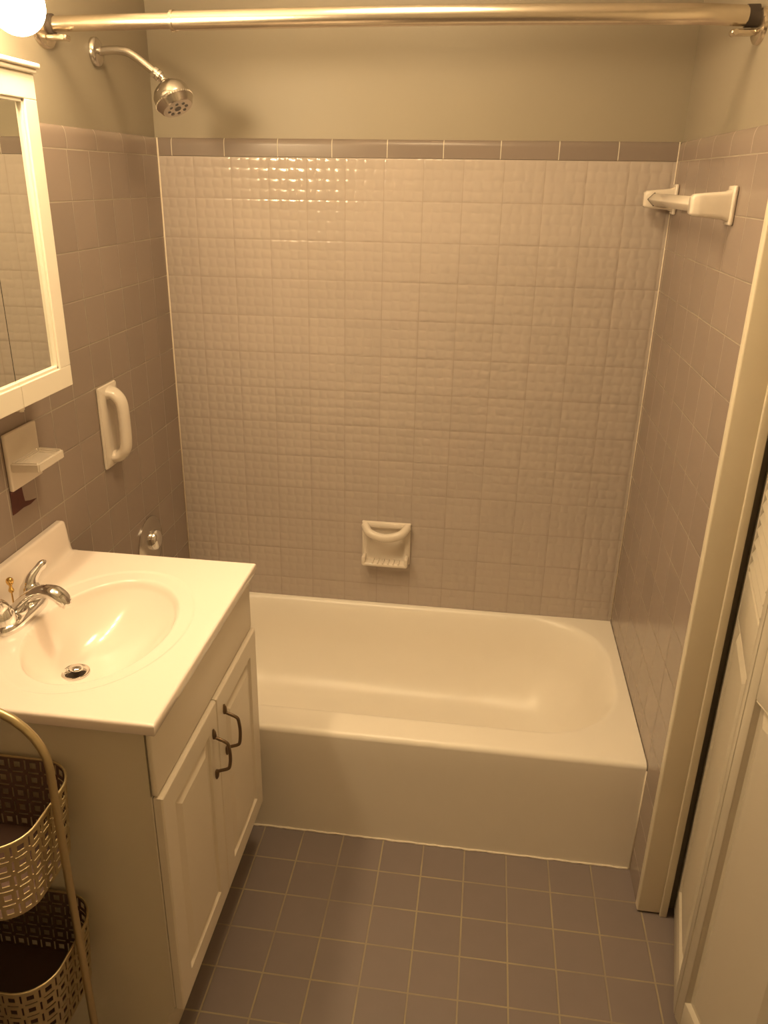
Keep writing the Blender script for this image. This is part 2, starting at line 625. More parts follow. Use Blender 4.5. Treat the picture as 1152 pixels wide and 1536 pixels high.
# ---------------------------------------------------------------- recessed soap dish on the back wall
def soap_dish():
    t = thing('soap_dish', 'white ceramic soap dish with grab bar on the embossed back wall above tub', 'soap dish', (0.682, 0, 0.492))
    x0, x1, z0, z1 = 0.602, 0.762, 0.492, 0.637
    # frame with a hollow
    M = Matrix(((1, 0, 0, 0), (0, 0, -1, 0), (0, 1, 0, 0), (0, 0, 0, 1)))  # (u,v,d)->(x=u, y=-d, z=v)
    bm = bmesh.new()
    ring_panel(bm, x0, x1, z0, z1, [(0.0, 0.0015), (0.0, 0.010), (0.004, 0.016), (0.012, 0.018), (0.018, 0.015), (0.024, 0.004), (0.03, 0.0025)], M)
    bmesh.ops.bevel(bm, geom=[e for e in bm.edges if e.calc_length() < 0.03 or True], offset=0.0015, segments=2, affect='EDGES')
    obj('dish_body', bm, CERAMIC, t, smooth=True, angle=50)
    # drooping handle bar across the top
    bm = bmesh.new()
    ctrl = [(x0 + 0.010, -0.012, z1 - 0.012), (x0 + 0.030, -0.040, z1 - 0.028), (0.682, -0.050, z1 - 0.038), (x1 - 0.030, -0.040, z1 - 0.028), (x1 - 0.010, -0.012, z1 - 0.012)]
    tube(bm, [tuple(p) for p in smooth_path(ctrl, 8)], 0.0135, 16, squash=(1.0, 1.1))
    obj('grab_bar', bm, CERAMIC, t, smooth=True, angle=50)
    # tray: projecting shelf with ribs
    bm = bmesh.new()
    box(bm, x0 + 0.006, x1 - 0.006, -0.050, -0.010, z0 + 0.002, z0 + 0.014, 0.005, 3)
    box(bm, x0 + 0.004, x0 + 0.016, -0.050, -0.008, z0 + 0.004, z0 + 0.036, 0.005, 3)
    box(bm, x1 - 0.016, x1 - 0.004, -0.050, -0.008, z0 + 0.004, z0 + 0.036, 0.005, 3)
    tr_ = obj('tray', bm, CERAMIC, t, smooth=True, angle=50)
    for k in range(6):
        x = x0 + 0.038 + k * 0.017
        obj('rib', bx(x, x + 0.005, -0.050, -0.014, z0 + 0.012, z0 + 0.0185, 0.002, 2), CERAMIC, tr_, smooth=True, angle=50)


soap_dish()

# ---------------------------------------------------------------- ceramic grab bar on left wall
def wall_grab():
    t = thing('grab_handle', 'white ceramic vertical grab handle on the grey tiled left wall', 'grab handle', (0, -0.487, 0.955))
    y0, y1, z0, z1 = -0.537, -0.434, 0.957, 1.172
    M = Matrix(((0, 0, 1, 0), (1, 0, 0, 0), (0, 1, 0, 0), (0, 0, 0, 1)))  # (u,v,d)->(x=d,y=u,z=v)
    bm = bmesh.new()
    ring_panel(bm, y0, y1, z0, z1, [(0, 0.0005), (0, 0.007), (0.003, 0.010), (0.030, 0.011), (0.040, 0.007)], M)
    bmesh.ops.bevel(bm, geom=bm.edges[:], offset=0.002, segments=2, affect='EDGES')
    obj('back_plate', bm, CERAMIC, t, smooth=True, angle=50)
    yc = -0.482
    ctrl = [(0.004, yc, z1 - 0.022, 0.022), (0.024, yc, z1 - 0.026, 0.0180), (0.040, yc, z1 - 0.050, 0.0165), (0.043, yc, (z0 + z1) / 2, 0.0160), (0.040, yc, z0 + 0.050, 0.0165), (0.024, yc, z0 + 0.026, 0.0180), (0.004, yc, z0 + 0.020, 0.021)]
    P = smooth_path(ctrl, 8)
    bm = tube(bmesh.new(), [tuple(p[:3]) for p in P], [p[3] for p in P], 24, squash=(1.35, 0.85))
    obj('handle_bar', bm, CERAMIC, t, smooth=True, angle=60)


wall_grab()

# ---------------------------------------------------------------- tumbler / soap shelf under the mirror
def shelf():
    t = thing('soap_shelf', 'white ceramic soap shelf on the left wall under the mirror cabinet', 'soap shelf', (0, -0.90, 1.05))
    y0, y1, z0, z1 = -0.962, -0.841, 1.055, 1.178
    bm = bx(0.0005, 0.011, y0, y1, z0, z1, 0.004, 3)
    obj('back_plate', bm, CERAMIC, t, smooth=True, angle=50)
    X1, zt = 0.070, 1.118
    # tray: heightfield top with a raised lip
    bm = bmesh.new()
    tz0 = zt - 0.021
    outer = [(0.008, y0 + 0.003), (X1, y0 + 0.010), (X1, y1 - 0.006), (0.008, y1 - 0.001)]
    b2 = bmesh.new()
    vb = [b2.verts.new((x, y, tz0)) for x, y in outer]
    vt = [b2.verts.new((x, y, zt)) for x, y in outer]
    cx_, cy_ = 0.04, (y0 + y1) / 2
    vi = [b2.verts.new((cx_ + (x - cx_) * 0.80, cy_ + (y - cy_) * 0.86, zt)) for x, y in outer]
    vj = [b2.verts.new((cx_ + (x - cx_) * 0.74, cy_ + (y - cy_) * 0.80, zt - 0.008)) for x, y in outer]
    b2.faces.new(vb[::-1])
    for a, b in ((vb, vt), (vt, vi), (vi, vj)):
        for k in range(4):
            b2.faces.new((a[k], a[(k + 1) % 4], b[(k + 1) % 4], b[k]))
    b2.faces.new(vj)
    bmesh.ops.bevel(b2, geom=b2.edges[:], offset=0.003, segments=3, affect='EDGES')
    merge(bm, b2)
    tr_ = obj('tray', bm, CERAMIC, t, smooth=True, angle=50)


shelf()

# ---------------------------------------------------------------- shower valve (mostly behind the counter)
def valve():
    c = (0.0, -0.305, 0.640)
    t = thing('shower_valve', 'round metal shower valve on left wall low behind the vanity counter', 'shower valve', c)
    bm = lathe(bmesh.new(), [(0.0, 0.0145), (0.045, 0.0145), (0.060, 0.0125), (0.080, 0.006), (0.0865, 0.003), (0.0865, 0.0006)], c, (1, 0, 0), 56)
    obj('escutcheon', bm, SATIN, t, smooth=True, angle=50)
    bm = lathe(bmesh.new(), [(0.030, 0.010), (0.032, 0.018), (0.031, 0.025), (0.026, 0.032), (0.016, 0.036), (0.0, 0.037)], (0, -0.312, 0.660), (1, 0, -0.05), 32)
    obj('knob', bm, CHROME, t, smooth=True, angle=50)


valve()

# ---------------------------------------------------------------- shower arm and head
def shower():
    t = thing('wall_shower', 'satin metal shower head on a bent arm high on left wall', 'shower head', (0, -0.328, 1.938))
    y = -0.328
    bm = lathe(bmesh.new(), [(0.0, 0.009), (0.012, 0.009), (0.016, 0.0085), (0.026, 0.005), (0.0315, 0.001), (0.0315, -0.0075)], (0.0, y, 1.938), (1, 0, 0), 40)
    obj('escutcheon', bm, SATIN, t, smooth=True, angle=60)
    ctrl = [(0.002, y, 1.939), (0.040, y, 1.942), (0.072, y, 1.938), (0.098, y, 1.925), (0.140, y, 1.895)]
    bm = tube(bmesh.new(), [tuple(p) for p in smooth_path(ctrl, 8)], 0.0098, 20)
    obj('shower_arm', bm, SATIN, t, smooth=True, angle=60)
    p0 = Vector((0.137, y, 1.897))
    d = Vector((0.80, 0.0, -0.60)).normalized()
    bm = lathe(bmesh.new(), [(0.0, 0.0), (0.0125, 0.0), (0.0132, 0.002), (0.0132, 0.010), (0.011, 0.0105), (0.011, 0.012), (0.0132, 0.0125), (0.0132, 0.019), (0.010, 0.020), (0.0085, 0.026), (0.0, 0.026)], p0, d, 28)
    obj('collar_nut', bm, CHROME, t, smooth=True, angle=40)
    h0 = p0 + d * 0.030 + Vector((0.003, 0, -0.003))
    dh = Vector((0.46, -0.22, -0.86)).normalized()
    bmn = tube(bmesh.new(), [p0 + d * 0.020, h0 + dh * 0.004], 0.0075, 16)
    obj('swivel_ball', bmn, CHROME, t, smooth=True, angle=50)
    prof = [(0.0, -0.001), (0.013, 0.0), (0.015, 0.005), (0.027, 0.010), (0.038, 0.019), (0.0445, 0.031), (0.0455, 0.042), (0.0445, 0.048)]
    head = obj('head_body', lathe(bmesh.new(), prof + [(0.0, 0.048)], h0, dh, 44), SATIN, t, smooth=True, angle=60)
    bm = lathe(bmesh.new(), [(0.0, 0.047), (0.0460, 0.047), (0.0465, 0.049), (0.0465, 0.053), (0.0445, 0.055), (0.039, 0.066), (0.036, 0.069), (0.026, 0.0695), (0.0, 0.0695)], h0, dh, 44)
    obj('spray_ring', bm, SATIN, t, smooth=True, angle=35)
    # ribbed grip
    bm = bmesh.new()
    a, b = frame_for(dh)
    for k in range(48):
        an = 2 * PI * k / 48
        q = h0 + dh * 0.051 + (a * math.cos(an) + b * math.sin(an)) * 0.0465
        tube(bm, [q - dh * 0.0018, q + dh * 0.0018], 0.0009, 6)
    obj('grip_ridge', bm, CHROME, t)
    bm = lathe(bmesh.new(), [(0.0, 0.0705), (0.008, 0.0705), (0.009, 0.069)], h0, dh, 20)
    for k in range(8):
        an = 2 * PI * k / 8
        q = h0 + dh * 0.0690 + (a * math.cos(an) + b * math.sin(an)) * 0.0215
        lathe(bm, [(0.0, 0.0016), (0.0040, 0.0014), (0.0046, -0.001)], q, dh, 14)
    obj('spray_nozzles', bm, NOZZLE, t, smooth=True, angle=40)


shower()

# ---------------------------------------------------------------- shower curtain rod
def rod():
    t = thing('shower_curtain_rod', 'brushed metal telescoping shower curtain rod spanning wall to wall at top', 'shower curtain rod', (W / 2, -0.57, 1.965))
    z = 1.963
    ctrl = [(0.010, -0.547, z - 0.001), (0.15, -0.556, z), (0.280, -0.563, z), (0.50, -0.580, z), (0.75, -0.592, z), (1.0, -0.592, z), (1.20, -0.585, z), (1.33, -0.575, z), (W - 0.024, -0.562, z - 0.001)]
    P = [tuple(p) for p in smooth_path(ctrl, 10)]
    i0 = min(range(len(P)), key=lambda i: abs(P[i][0] - 0.272))
    obj('inner_tube', tube(bmesh.new(), P[:i0 + 1], 0.0154, 28), NICKEL, t, smooth=True, angle=60)
    obj('outer_tube', tube(bmesh.new(), P[i0:], 0.0180, 28), NICKEL, t, smooth=True, angle=60)
    q = Vector(P[i0])
    obj('joint_ring', tube(bmesh.new(), [q + Vector((-0.003, 0.0003, 0)), q + Vector((0.003, -0.0003, 0))], 0.0200, 28), NICKEL, t, smooth=True, angle=60)
    for s, x, y in ((1, -0.0078, -0.562), (-1, W + 0.0078, -0.560)):
        zc = z - 0.018
        bm = lathe(bmesh.new(), [(0.0, 0.009), (0.030, 0.009), (0.036, 0.006), (0.0375, 0.0)], (x, y, zc), (s, 0, 0), 36, scale=(1.25, 0.85))
        fl = obj('wall_flange', bm, NICKEL, t, smooth=True, angle=50)
        # cup that grips the tube end and the little pivot arm below it
        xa = x + s * 0.009
        Ls = 0.008 if s > 0 else 0.022
        bm = lathe(bmesh.new(), [(0.0, 0.0), (0.0195, 0.0), (0.0195, Ls), (0.0, Ls)], (xa, y + (0.014 if s > 0 else 0.0), z - 0.001), (s, 0, 0), 28)
        obj('tube_socket', bm, DARK, t, smooth=True, angle=50)
        bm = bmesh.new()
        box(bm, min(xa, xa + s * 0.046), max(xa, xa + s * 0.046), y - 0.012, y + 0.012, z - 0.034, z - 0.023, 0.004, 2)
        tube(bm, [(xa + s * 0.038, y - 0.016, z - 0.029), (xa + s * 0.038, y + 0.016, z - 0.029)], 0.005, 12)
        obj('set_screw_arm', bm, NICKEL, t, smooth=True, angle=50)


rod()

# ---------------------------------------------------------------- towel bar on the right wall
def towel_bar():
    t = thing('towel_bar', 'white ceramic towel bar between two square posts on right tiled wall', 'towel bar', (W, -0.33, 1.63))
    zc = 1.629
    for y in (-0.612, -0.052):
        bm = bmesh.new()
        box(bm, W - 0.009, W - 0.0003, y - 0.024, y + 0.024, zc - 0.037, zc + 0.037, 0.004, 3)
        rings = []
        for x, hw, hz in ((W - 0.008, 0.0195, 0.031), (W - 0.020, 0.0185, 0.026), (W - 0.062, 0.0185, 0.0225), (W - 0.078, 0.0175, 0.0205), (W - 0.083, 0.013, 0.016)):
            ring = []
            for k in range(24):
                a = 2 * PI * k / 24
                c, s = math.cos(a), math.sin(a)
                e = 0.35
                ring.append(bm.verts.new((x, y + math.copysign(abs(c) ** e, c) * hw, zc + math.copysign(abs(s) ** e, s) * hz)))
            rings.append(ring)
        for r0, r1 in zip(rings, rings[1:]):
            for k in range(24):
                bm.faces.new((r0[k], r0[(k + 1) % 24], r1[(k + 1) % 24], r1[k]))
        bm.faces.new(rings[-1])
        bm.faces.new(rings[0][::-1])
        obj('post', bm, CERAMIC, t, smooth=True, angle=50)
    Rb = Matrix.Translation((W - 0.060, 0, zc)) @ Matrix.Rotation(PI / 4, 4, 'Y')
    obj('bar', bx(-0.0115, 0.0115, -0.596, -0.066, -0.0115, 0.0115, 0.003, 2, Rb), CERAMIC, t, smooth=True, angle=50)
    # dark open joint where the bar enters the far post
    bm = bx(-0.0119, 0.0119, -0.0790, -0.0765, -0.0119, 0.0119, 0, 2, Rb)
    g = obj('joint_gap', bm, DARK, t)
    g['label'] = 'dark gap between bar and far post'


towel_bar()

# ---------------------------------------------------------------- mirror cabinet
def mirror_cabinet():
    t = thing('mirror_cabinet', 'white framed mirrored medicine cabinet on left wall above the sink', 'medicine cabinet', (0, -1.12, 1.255))
    D = 0.100
    z0, z1 = 1.256, 1.838
    ya, yb = -0.826, -1.411
    obj('cabinet_box', bx(-0.0075, D - 0.020, yb + 0.004, ya - 0.004, z0 + 0.006, z1 - 0.004, 0.002), FRAMEW, t)
    seams = [ya, -1.020, -1.216, yb]
    fw = 0.043
    for i in range(3):
        yh, yl = seams[i], seams[i + 1] + 0.0012
        hi = fw if i == 0 else 0.0
        lo_ = fw if i == 2 else 0.0
        x0, x1 = D - 0.019, D
        bm = bmesh.new()
        # rails with a stepped inner moulding
        for (a, b) in ((z0, z0 + fw), (z1 - fw, z1)):
            box(bm, x0, x1, yl, yh, a, b, 0.0015)
        s = 0.006
        box(bm, x0, x1 - 0.004, yl, yh, z0 + fw, z0 + fw + s, 0.001)
        box(bm, x0, x1 - 0.004, yl, yh, z1 - fw - s, z1 - fw, 0.001)
        if hi:
            box(bm, x0, x1, yh - fw, yh, z0 + fw, z1 - fw, 0.0015)
            box(bm, x0, x1 - 0.004, yh - fw - s, yh - fw, z0 + fw, z1 - fw, 0.001)
        if lo_:
            box(bm, x0, x1, yl, yl + fw, z0 + fw, z1 - fw, 0.0015)
            box(bm, x0, x1 - 0.004, yl + fw, yl + fw + s, z0 + fw, z1 - fw, 0.001)
        box(bm, x0 - 0.0005, x0 + 0.0015, yl + 0.0002, yh - 0.0002, z0 + 0.001, z1 - 0.001)
        dr = obj('mirror_door', bm, FRAMEW, t)
        obj('mirror', bx(x0 + 0.002, x1 - 0.010, yl + (lo_ + s if lo_ else 0.0003), yh - (hi + s if hi else 0.0003), z0 + fw + s, z1 - fw - s), MIRROR, dr)
    # cornice
    bm = bmesh.new()
    box(bm, -0.0075, D + 0.006, yb - 0.004, ya + 0.004, z1 + 0.0005, z1 + 0.009, 0.003, 3)
    box(bm, -0.0075, D + 0.012, yb - 0.009, ya + 0.008, z1 + 0.009, z1 + 0.018, 0.003, 3)
    obj('cornice', bm, FRAMEW, t, smooth=True, angle=50)
    # plastic catch below the seam
    bm = bmesh.new()
    box(bm, D - 0.018, D - 0.004, -1.030, -1.012, z0 - 0.006, z0 - 0.0003, 0.001)
    lathe(bm, [(0.0, -0.010), (0.005, -0.009), (0.005, -0.005)], (D - 0.010, -1.016, z0), (0, 0, 1), 12)
    obj('door_catch', bm, PLASTIC, t)


mirror_cabinet()

# ---------------------------------------------------------------- globe light bar
def light_bar():
    t = thing('vanity_light', 'light bar of glowing round bulbs on left wall above mirror cabinet', 'wall light', (0, -1.11, 1.95))
    obj('back_plate', bx(-0.0078, 0.022, -1.420, -0.808, 1.885, 1.990, 0.005, 3), CHROME, t, smooth=True, angle=50)
    for k in range(4):
        y = -0.885 - k * 0.152
        obj('socket', lathe(bmesh.new(), [(0.0, 0.0), (0.024, 0.0), (0.024, 0.028), (0.020, 0.045), (0.015, 0.047), (0.0, 0.047)], (0.022, y, 1.938), (1, 0, 0), 28), CHROME, t, smooth=True, angle=50)
        bm = bmesh.new()
        bmesh.ops.create_uvsphere(bm, u_segments=32, v_segments=20, radius=0.047)
        bmesh.ops.translate(bm, vec=(0.118, y, 1.938), verts=bm.verts)
        obj('bulb', bm, BULB, t, smooth=True)


light_bar()

# ---------------------------------------------------------------- vanity cabinet
CZ = 0.842      # counter top height
VY0, VY1 = -1.372, -0.787     # near and far sides of the cabinet
def pull(y, ztop, zbot, parent):
    """bronze arched bar pull on a door face at x = 0.462"""
    X = 0.4622
    bm = bmesh.new()
    # leaf-shaped feet
    for zc_, s in ((ztop, 1), (zbot, -1)):
        P = [(X + 0.0016, y, zc_ + s * 0.001), (X + 0.0022, y, zc_ - s * 0.006), (X + 0.0026, y, zc_ - s * 0.014), (X + 0.003, y, zc_ - s * 0.021)]
        tube(bm, P, [0.0018, 0.0046, 0.0052, 0.0042], 10, squash=(1.0, 0.45) if False else None)
    a, b = ztop - 0.018, zbot + 0.018
    ctrl = [(X + 0.002, y, a), (X + 0.012, y, a - 0.004), (X + 0.026, y, a - 0.010), (X + 0.0315, y, a - 0.018), (X + 0.034, y, (a + b) / 2), (X + 0.0315, y, b + 0.018), (X + 0.026, y, b + 0.010), (X + 0.012, y, b + 0.004), (X + 0.002, y, b)]
    tube(bm, [tuple(p) for p in smooth_path(ctrl, 5)], 0.0036, 10)
    return obj('handle', bm, BRONZE, parent, smooth=True, angle=60)


def vanity():
    t = thing('vanity_cabinet', 'cream painted vanity cabinet with two panel doors under the sink counter', 'cabinet', (0.22, -1.08, 0))
    xb = 0.0012
    xf = 0.4535
    # box: two sides, bottom, back, toe kick
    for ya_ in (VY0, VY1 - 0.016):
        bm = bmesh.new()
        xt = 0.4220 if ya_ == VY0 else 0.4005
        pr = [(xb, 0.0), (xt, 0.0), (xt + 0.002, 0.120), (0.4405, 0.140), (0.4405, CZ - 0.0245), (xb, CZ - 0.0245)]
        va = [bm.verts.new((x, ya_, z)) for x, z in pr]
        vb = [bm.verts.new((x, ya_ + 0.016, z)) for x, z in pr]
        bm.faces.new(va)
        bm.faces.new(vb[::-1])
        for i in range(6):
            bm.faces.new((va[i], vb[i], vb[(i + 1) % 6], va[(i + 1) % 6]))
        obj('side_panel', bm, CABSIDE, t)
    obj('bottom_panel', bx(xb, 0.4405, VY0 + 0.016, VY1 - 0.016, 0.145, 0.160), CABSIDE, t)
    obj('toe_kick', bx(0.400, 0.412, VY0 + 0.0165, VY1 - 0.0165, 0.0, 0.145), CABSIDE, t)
    # face frame, rounded on the outside
    bm = bmesh.new()
    box(bm, 0.4425, xf, VY0 - 0.0005, VY1 + 0.0005, 0.677, CZ - 0.0245, 0.004, 3)
    obj('false_drawer_front', bm, CABINET, t, smooth=True, angle=50)
    bm = bmesh.new()
    box(bm, 0.4406, 0.4436, VY0, VY0 + 0.03, 0.15, 0.675)
    box(bm, 0.4406, 0.4436, VY1 - 0.03, VY1, 0.15, 0.675)
    box(bm, 0.4406, 0.4436, VY0 + 0.03, VY1 - 0.03, 0.645, 0.675)
    box(bm, 0.4406, 0.4436, VY0 + 0.03, VY1 - 0.03, 0.15, 0.18)
    obj('face_frame', bm, CABINET, t)
    M = Matrix(((0, 0, 1, 0), (1, 0, 0, 0), (0, 1, 0, 0), (0, 0, 0, 1)))
    dprof = [(0, 0.4455), (0, 0.4590), (0.0025, 0.4618), (0.0045, 0.4622), (0.050, 0.4622), (0.054, 0.4570), (0.063, 0.4562), (0.080, 0.4622)]
    mid = -1.0805
    for (a, b, hy, zt, zb) in ((VY0 - 0.001, mid - 0.0012, -1.112, 0.624, 0.500), (mid + 0.0012, VY1 + 0.001, -1.040, 0.634, 0.505)):
        bm = ring_panel(bmesh.new(), a, b, 0.150, 0.674, dprof, M)
        d = obj('door', bm, CABINET, t)
        pull(hy, zt, zb, d)


vanity()

# ---------------------------------------------------------------- sink counter with moulded bowl
def counter():
    t = thing('sink_counter', 'cream cultured marble sink counter with oval bowl on top of the vanity', 'sink', (0.235, -1.08, CZ - 0.024))
    x0, x1, y0, y1 = 0.0012, 0.4690, -1.3895, -0.7765
    cxr, cyr, A, B = 0.248, -1.100, 0.139, 0.205
    dx, dy = 0.184, -1.120

    def f(X, Y):
        rho = np.ones_like(X) * 0.5
        for _ in range(60):
            ccx = dx + (cxr - dx) * rho
            ccy = dy + (cyr - dy) * rho
            new = np.sqrt(((X - ccx) / A) ** 2 + ((Y - ccy) / B) ** 2)
            rho = 0.5 * rho + 0.5 * new
        s = np.clip(1 - rho, -1, 1)
        # bowl profile: rolled rim, steep flank, flat bottom
        t_ = np.clip(1 - rho, 0, 1)
        prof = 1 - (1 - np.clip(t_ / 0.95, 0, 1)) ** 2.6
        prof = prof * (t_ / 0.06) ** 1 * (t_ < 0.06) + prof * (t_ >= 0.06)
        dep = 0.104 * prof
        # shallow dished ring round the bowl
        ro = np.sqrt(((X - 0.240) / 0.178) ** 2 + ((Y + 1.098) / 0.240) ** 2)
        k = np.clip((1 - ro) / 0.035, 0, 1)
        k = k * k * (3 - 2 * k)
        hole = np.clip((0.0215 - np.hypot(X - dx, Y - dy)) / 0.0025, 0, 1)
        return CZ - dep - 0.0022 * k - 0.020 * hole

    r = 0.006
    xs_ = np.linspace(x0, x1 - r, 190)
    ys_ = np.linspace(y0 + r, y1 - r, 250)
    bm, V = heightfield(xs_, ys_, f)
    # rolled edge round the three free sides
    loop = [V[i][0] for i in range(len(xs_))] + [V[-1][j] for j in range(1, len(ys_))] + [V[i][-1] for i in range(len(xs_) - 2, -1, -1)]

    def outward(v):
        o = Vector((0, 0, 0))
        if v.co.y < y0 + r + 1e-6:
            o.y = -1
        if v.co.y > y1 - r - 1e-6:
            o.y = 1
        if v.co.x > x1 - r - 1e-6:
            o.x = 1
        return o
    outs = [outward(v) for v in loop]
    base = [v.co.copy() for v in loop]
    prev = loop
    prof = [(r * math.sin(k / 6 * PI / 2), -r * (1 - math.cos(k / 6 * PI / 2))) for k in range(1, 7)] + [(r, -0.020), (r - 0.003, -0.0235)]
    for o_, dz in prof:
        cur = [bm.verts.new(c + o * o_ + Vector((0, 0, CZ - c.z + dz))) for c, o in zip(base, outs)]
        for i in range(len(cur) - 1):
            bm.faces.new((prev[i], prev[i + 1], cur[i + 1], cur[i]))
        prev = cur
    obj('counter_slab', bm, MARBLE, t, smooth=True, angle=60)
    # underside plate so the slab is closed (rim only; the bowl hangs through it)
    # backsplash with a curved foot and a rounded sloping end
    bm = bmesh.new()
    prof = [(0.0012, 0.0), (0.0012, 0.083)]
    for k in range(7):
        a = k / 6 * PI / 2
        prof.append((0.017 - 0.006 + 0.006 * math.sin(a), 0.083 - 0.006 + 0.006 * math.cos(a) + 0.0))
    prof.append((0.018, 0.025))
    for k in range(1, 7):
        a = k / 6 * PI / 2
        prof.append((0.018 + 0.014 * (1 - math.cos(a)), 0.025 - 0.024 * math.sin(a)))
    n = len(prof)
    rows = []
    for y, hs in ((y0 + 0.001, 1.0), (-0.800, 1.0), (-0.7945, 0.97), (-0.790, 0.75), (-0.786, 0.40), (-0.7805, 0.12), (-0.778, 0.01)):
        rows.append([bm.verts.new((x, y, CZ - 0.001 + h * hs)) for x, h in prof])
    for r0, r1 in zip(rows, rows[1:]):
        for i in range(n):
            bm.faces.new((r0[i], r0[(i + 1) % n], r1[(i + 1) % n], r1[i]))
    bm.faces.new(rows[0])
    bm.faces.new(rows[-1][::-1])
    obj('backsplash', bm, MARBLE, t, smooth=True, angle=50)
    # drain
    dz = CZ - 0.104
    bm = lathe(bmesh.new(), [(0.0295, 0.0008), (0.0285, 0.0038), (0.0250, 0.0044), (0.0205, 0.0010), (0.0190, -0.012)], (dx, dy, dz - 0.0022), (0, 0, 1), 40)
    dr = obj('drain_flange', bm, CHROME, t, smooth=True, angle=50)
    bm = lathe(bmesh.new(), [(0.0192, -0.010), (0.0, -0.010)], (dx, dy, dz), (0, 0, 1), 24)
    obj('drain_hole', bm, DARK, dr)
    bm = lathe(bmesh.new(), [(0.0, 0.0125), (0.008, 0.012), (0.0128, 0.010), (0.0138, 0.0075), (0.011, 0.0055), (0.005, -0.009)], (dx + 0.001, dy + 0.002, dz), (0.1, 0.05, 1), 30)
    obj('drain_stopper', bm, CHROME, dr, smooth=True, angle=50)


counter()

# ---------------------------------------------------------------- faucet
def faucet():
    fx, fy = 0.068, -1.092
    zb = CZ - 0.0020
    t = thing('faucet', 'chrome two handle faucet at the back of the sink bowl', 'faucet', (fx, fy, zb))
    # base plate: stretched oval, domed
    bm = bmesh.new()
    rings = []
    for s, h in ((1.0, 0.0), (1.0, 0.008), (0.97, 0.013), (0.90, 0.017), (0.75, 0.019), (0.3, 0.020)):
        ring = []
        for k in range(56):
            a = 2 * PI * k / 56
            c, q = math.cos(a), math.sin(a)
            ring.append(bm.verts.new((fx + 0.030 * s * math.copysign(abs(c) ** 0.85, c), fy + 0.082 * s * math.copysign(abs(q) ** 0.62, q) if s < 1.1 else 0, zb + h)))
        rings.append(ring)
    for r0, r1 in zip(rings, rings[1:]):
        for k in range(56):
            bm.faces.new((r0[k], r0[(k + 1) % 56], r1[(k + 1) % 56], r1[k]))
    bm.faces.new(rings[-1])
    bm.faces.new(rings[0][::-1])
    obj('base_plate', bm, CHROME, t, smooth=True, angle=60)
    # spout
    ctrl = [(fx - 0.012, fy, zb + 0.008, 0.0230), (fx + 0.002, fy, zb + 0.026, 0.0205), (fx + 0.024, fy, zb + 0.048, 0.0180), (fx + 0.052, fy, zb + 0.062, 0.0180), (fx + 0.078, fy, zb + 0.062, 0.0190), (fx + 0.094, fy, zb + 0.051, 0.0190), (fx + 0.101, fy, zb + 0.040, 0.0170)]
    P = smooth_path(ctrl, 7)
    bm = tube(bmesh.new(), [tuple(p[:3]) for p in P], [p[3] for p in P], 24, squash=(1.0, 0.66))
    obj('spout', bm, CHROME, t, smooth=True, angle=60)
    bm = lathe(bmesh.new(), [(0.0, 0.0), (0.0095, 0.0), (0.0105, -0.002), (0.0105, -0.010)], (fx + 0.1035, fy, zb + 0.0325), (0.35, 0, -0.94), 24)
    obj('aerator', bm, CHROME, t, smooth=True, angle=50)
    for s in (1, -1):
        y = fy + s * 0.051
        bm = lathe(bmesh.new(), [(0.0245, 0.0), (0.0240, 0.010), (0.0215, 0.022), (0.0175, 0.032), (0.012, 0.038), (0.0, 0.040)], (fx - 0.004, y, zb + 0.014), (0, 0, 1), 32)
        h = obj('handle', bm, CHROME, t, smooth=True, angle=60)
        ctrl = [(fx - 0.004, y, zb + 0.026, 0.0240), (fx - 0.004, y + s * 0.003, zb + 0.044, 0.0195), (fx - 0.002, y + s * 0.010, zb + 0.057, 0.0145), (fx + 0.004, y + s * 0.024, zb + 0.069, 0.0108), (fx + 0.008, y + s * 0.034, zb + 0.075, 0.0112), (fx + 0.0105, y + s * 0.040, zb + 0.0785, 0.0085), (fx + 0.0125, y + s * 0.0445, zb + 0.0795, 0.003)]
        P = smooth_path(ctrl, 6)
        bm = tube(bmesh.new(), [tuple(p[:3]) for p in P], [max(0.001, p[3]) for p in P], 20, squash=(1.0, 0.8))
        lv = obj('lever', bm, CHROME, h, smooth=True, angle=60)
    # lift rod
    rx, ry = fx - 0.022, fy + 0.014
    bm = tube(bmesh.new(), [(rx, ry, zb + 0.010), (rx, ry, zb + 0.062)], 0.0017, 10)
    lr = obj('lift_rod', bm, BRASS, t, smooth=True, angle=50)
    bm = lathe(bmesh.new(), [(0.0, -0.001), (0.004, 0.0), (0.0058, 0.004), (0.0045, 0.008), (0.0030, 0.012), (0.0035, 0.016), (0.0065, 0.020), (0.0078, 0.025), (0.0065, 0.030), (0.003, 0.0325), (0.0, 0.033)], (rx, ry, zb + 0.046), (0, 0, 1), 24)
    obj('rod_knob', bm, BRASS, lr, smooth=True, angle=60)


faucet()

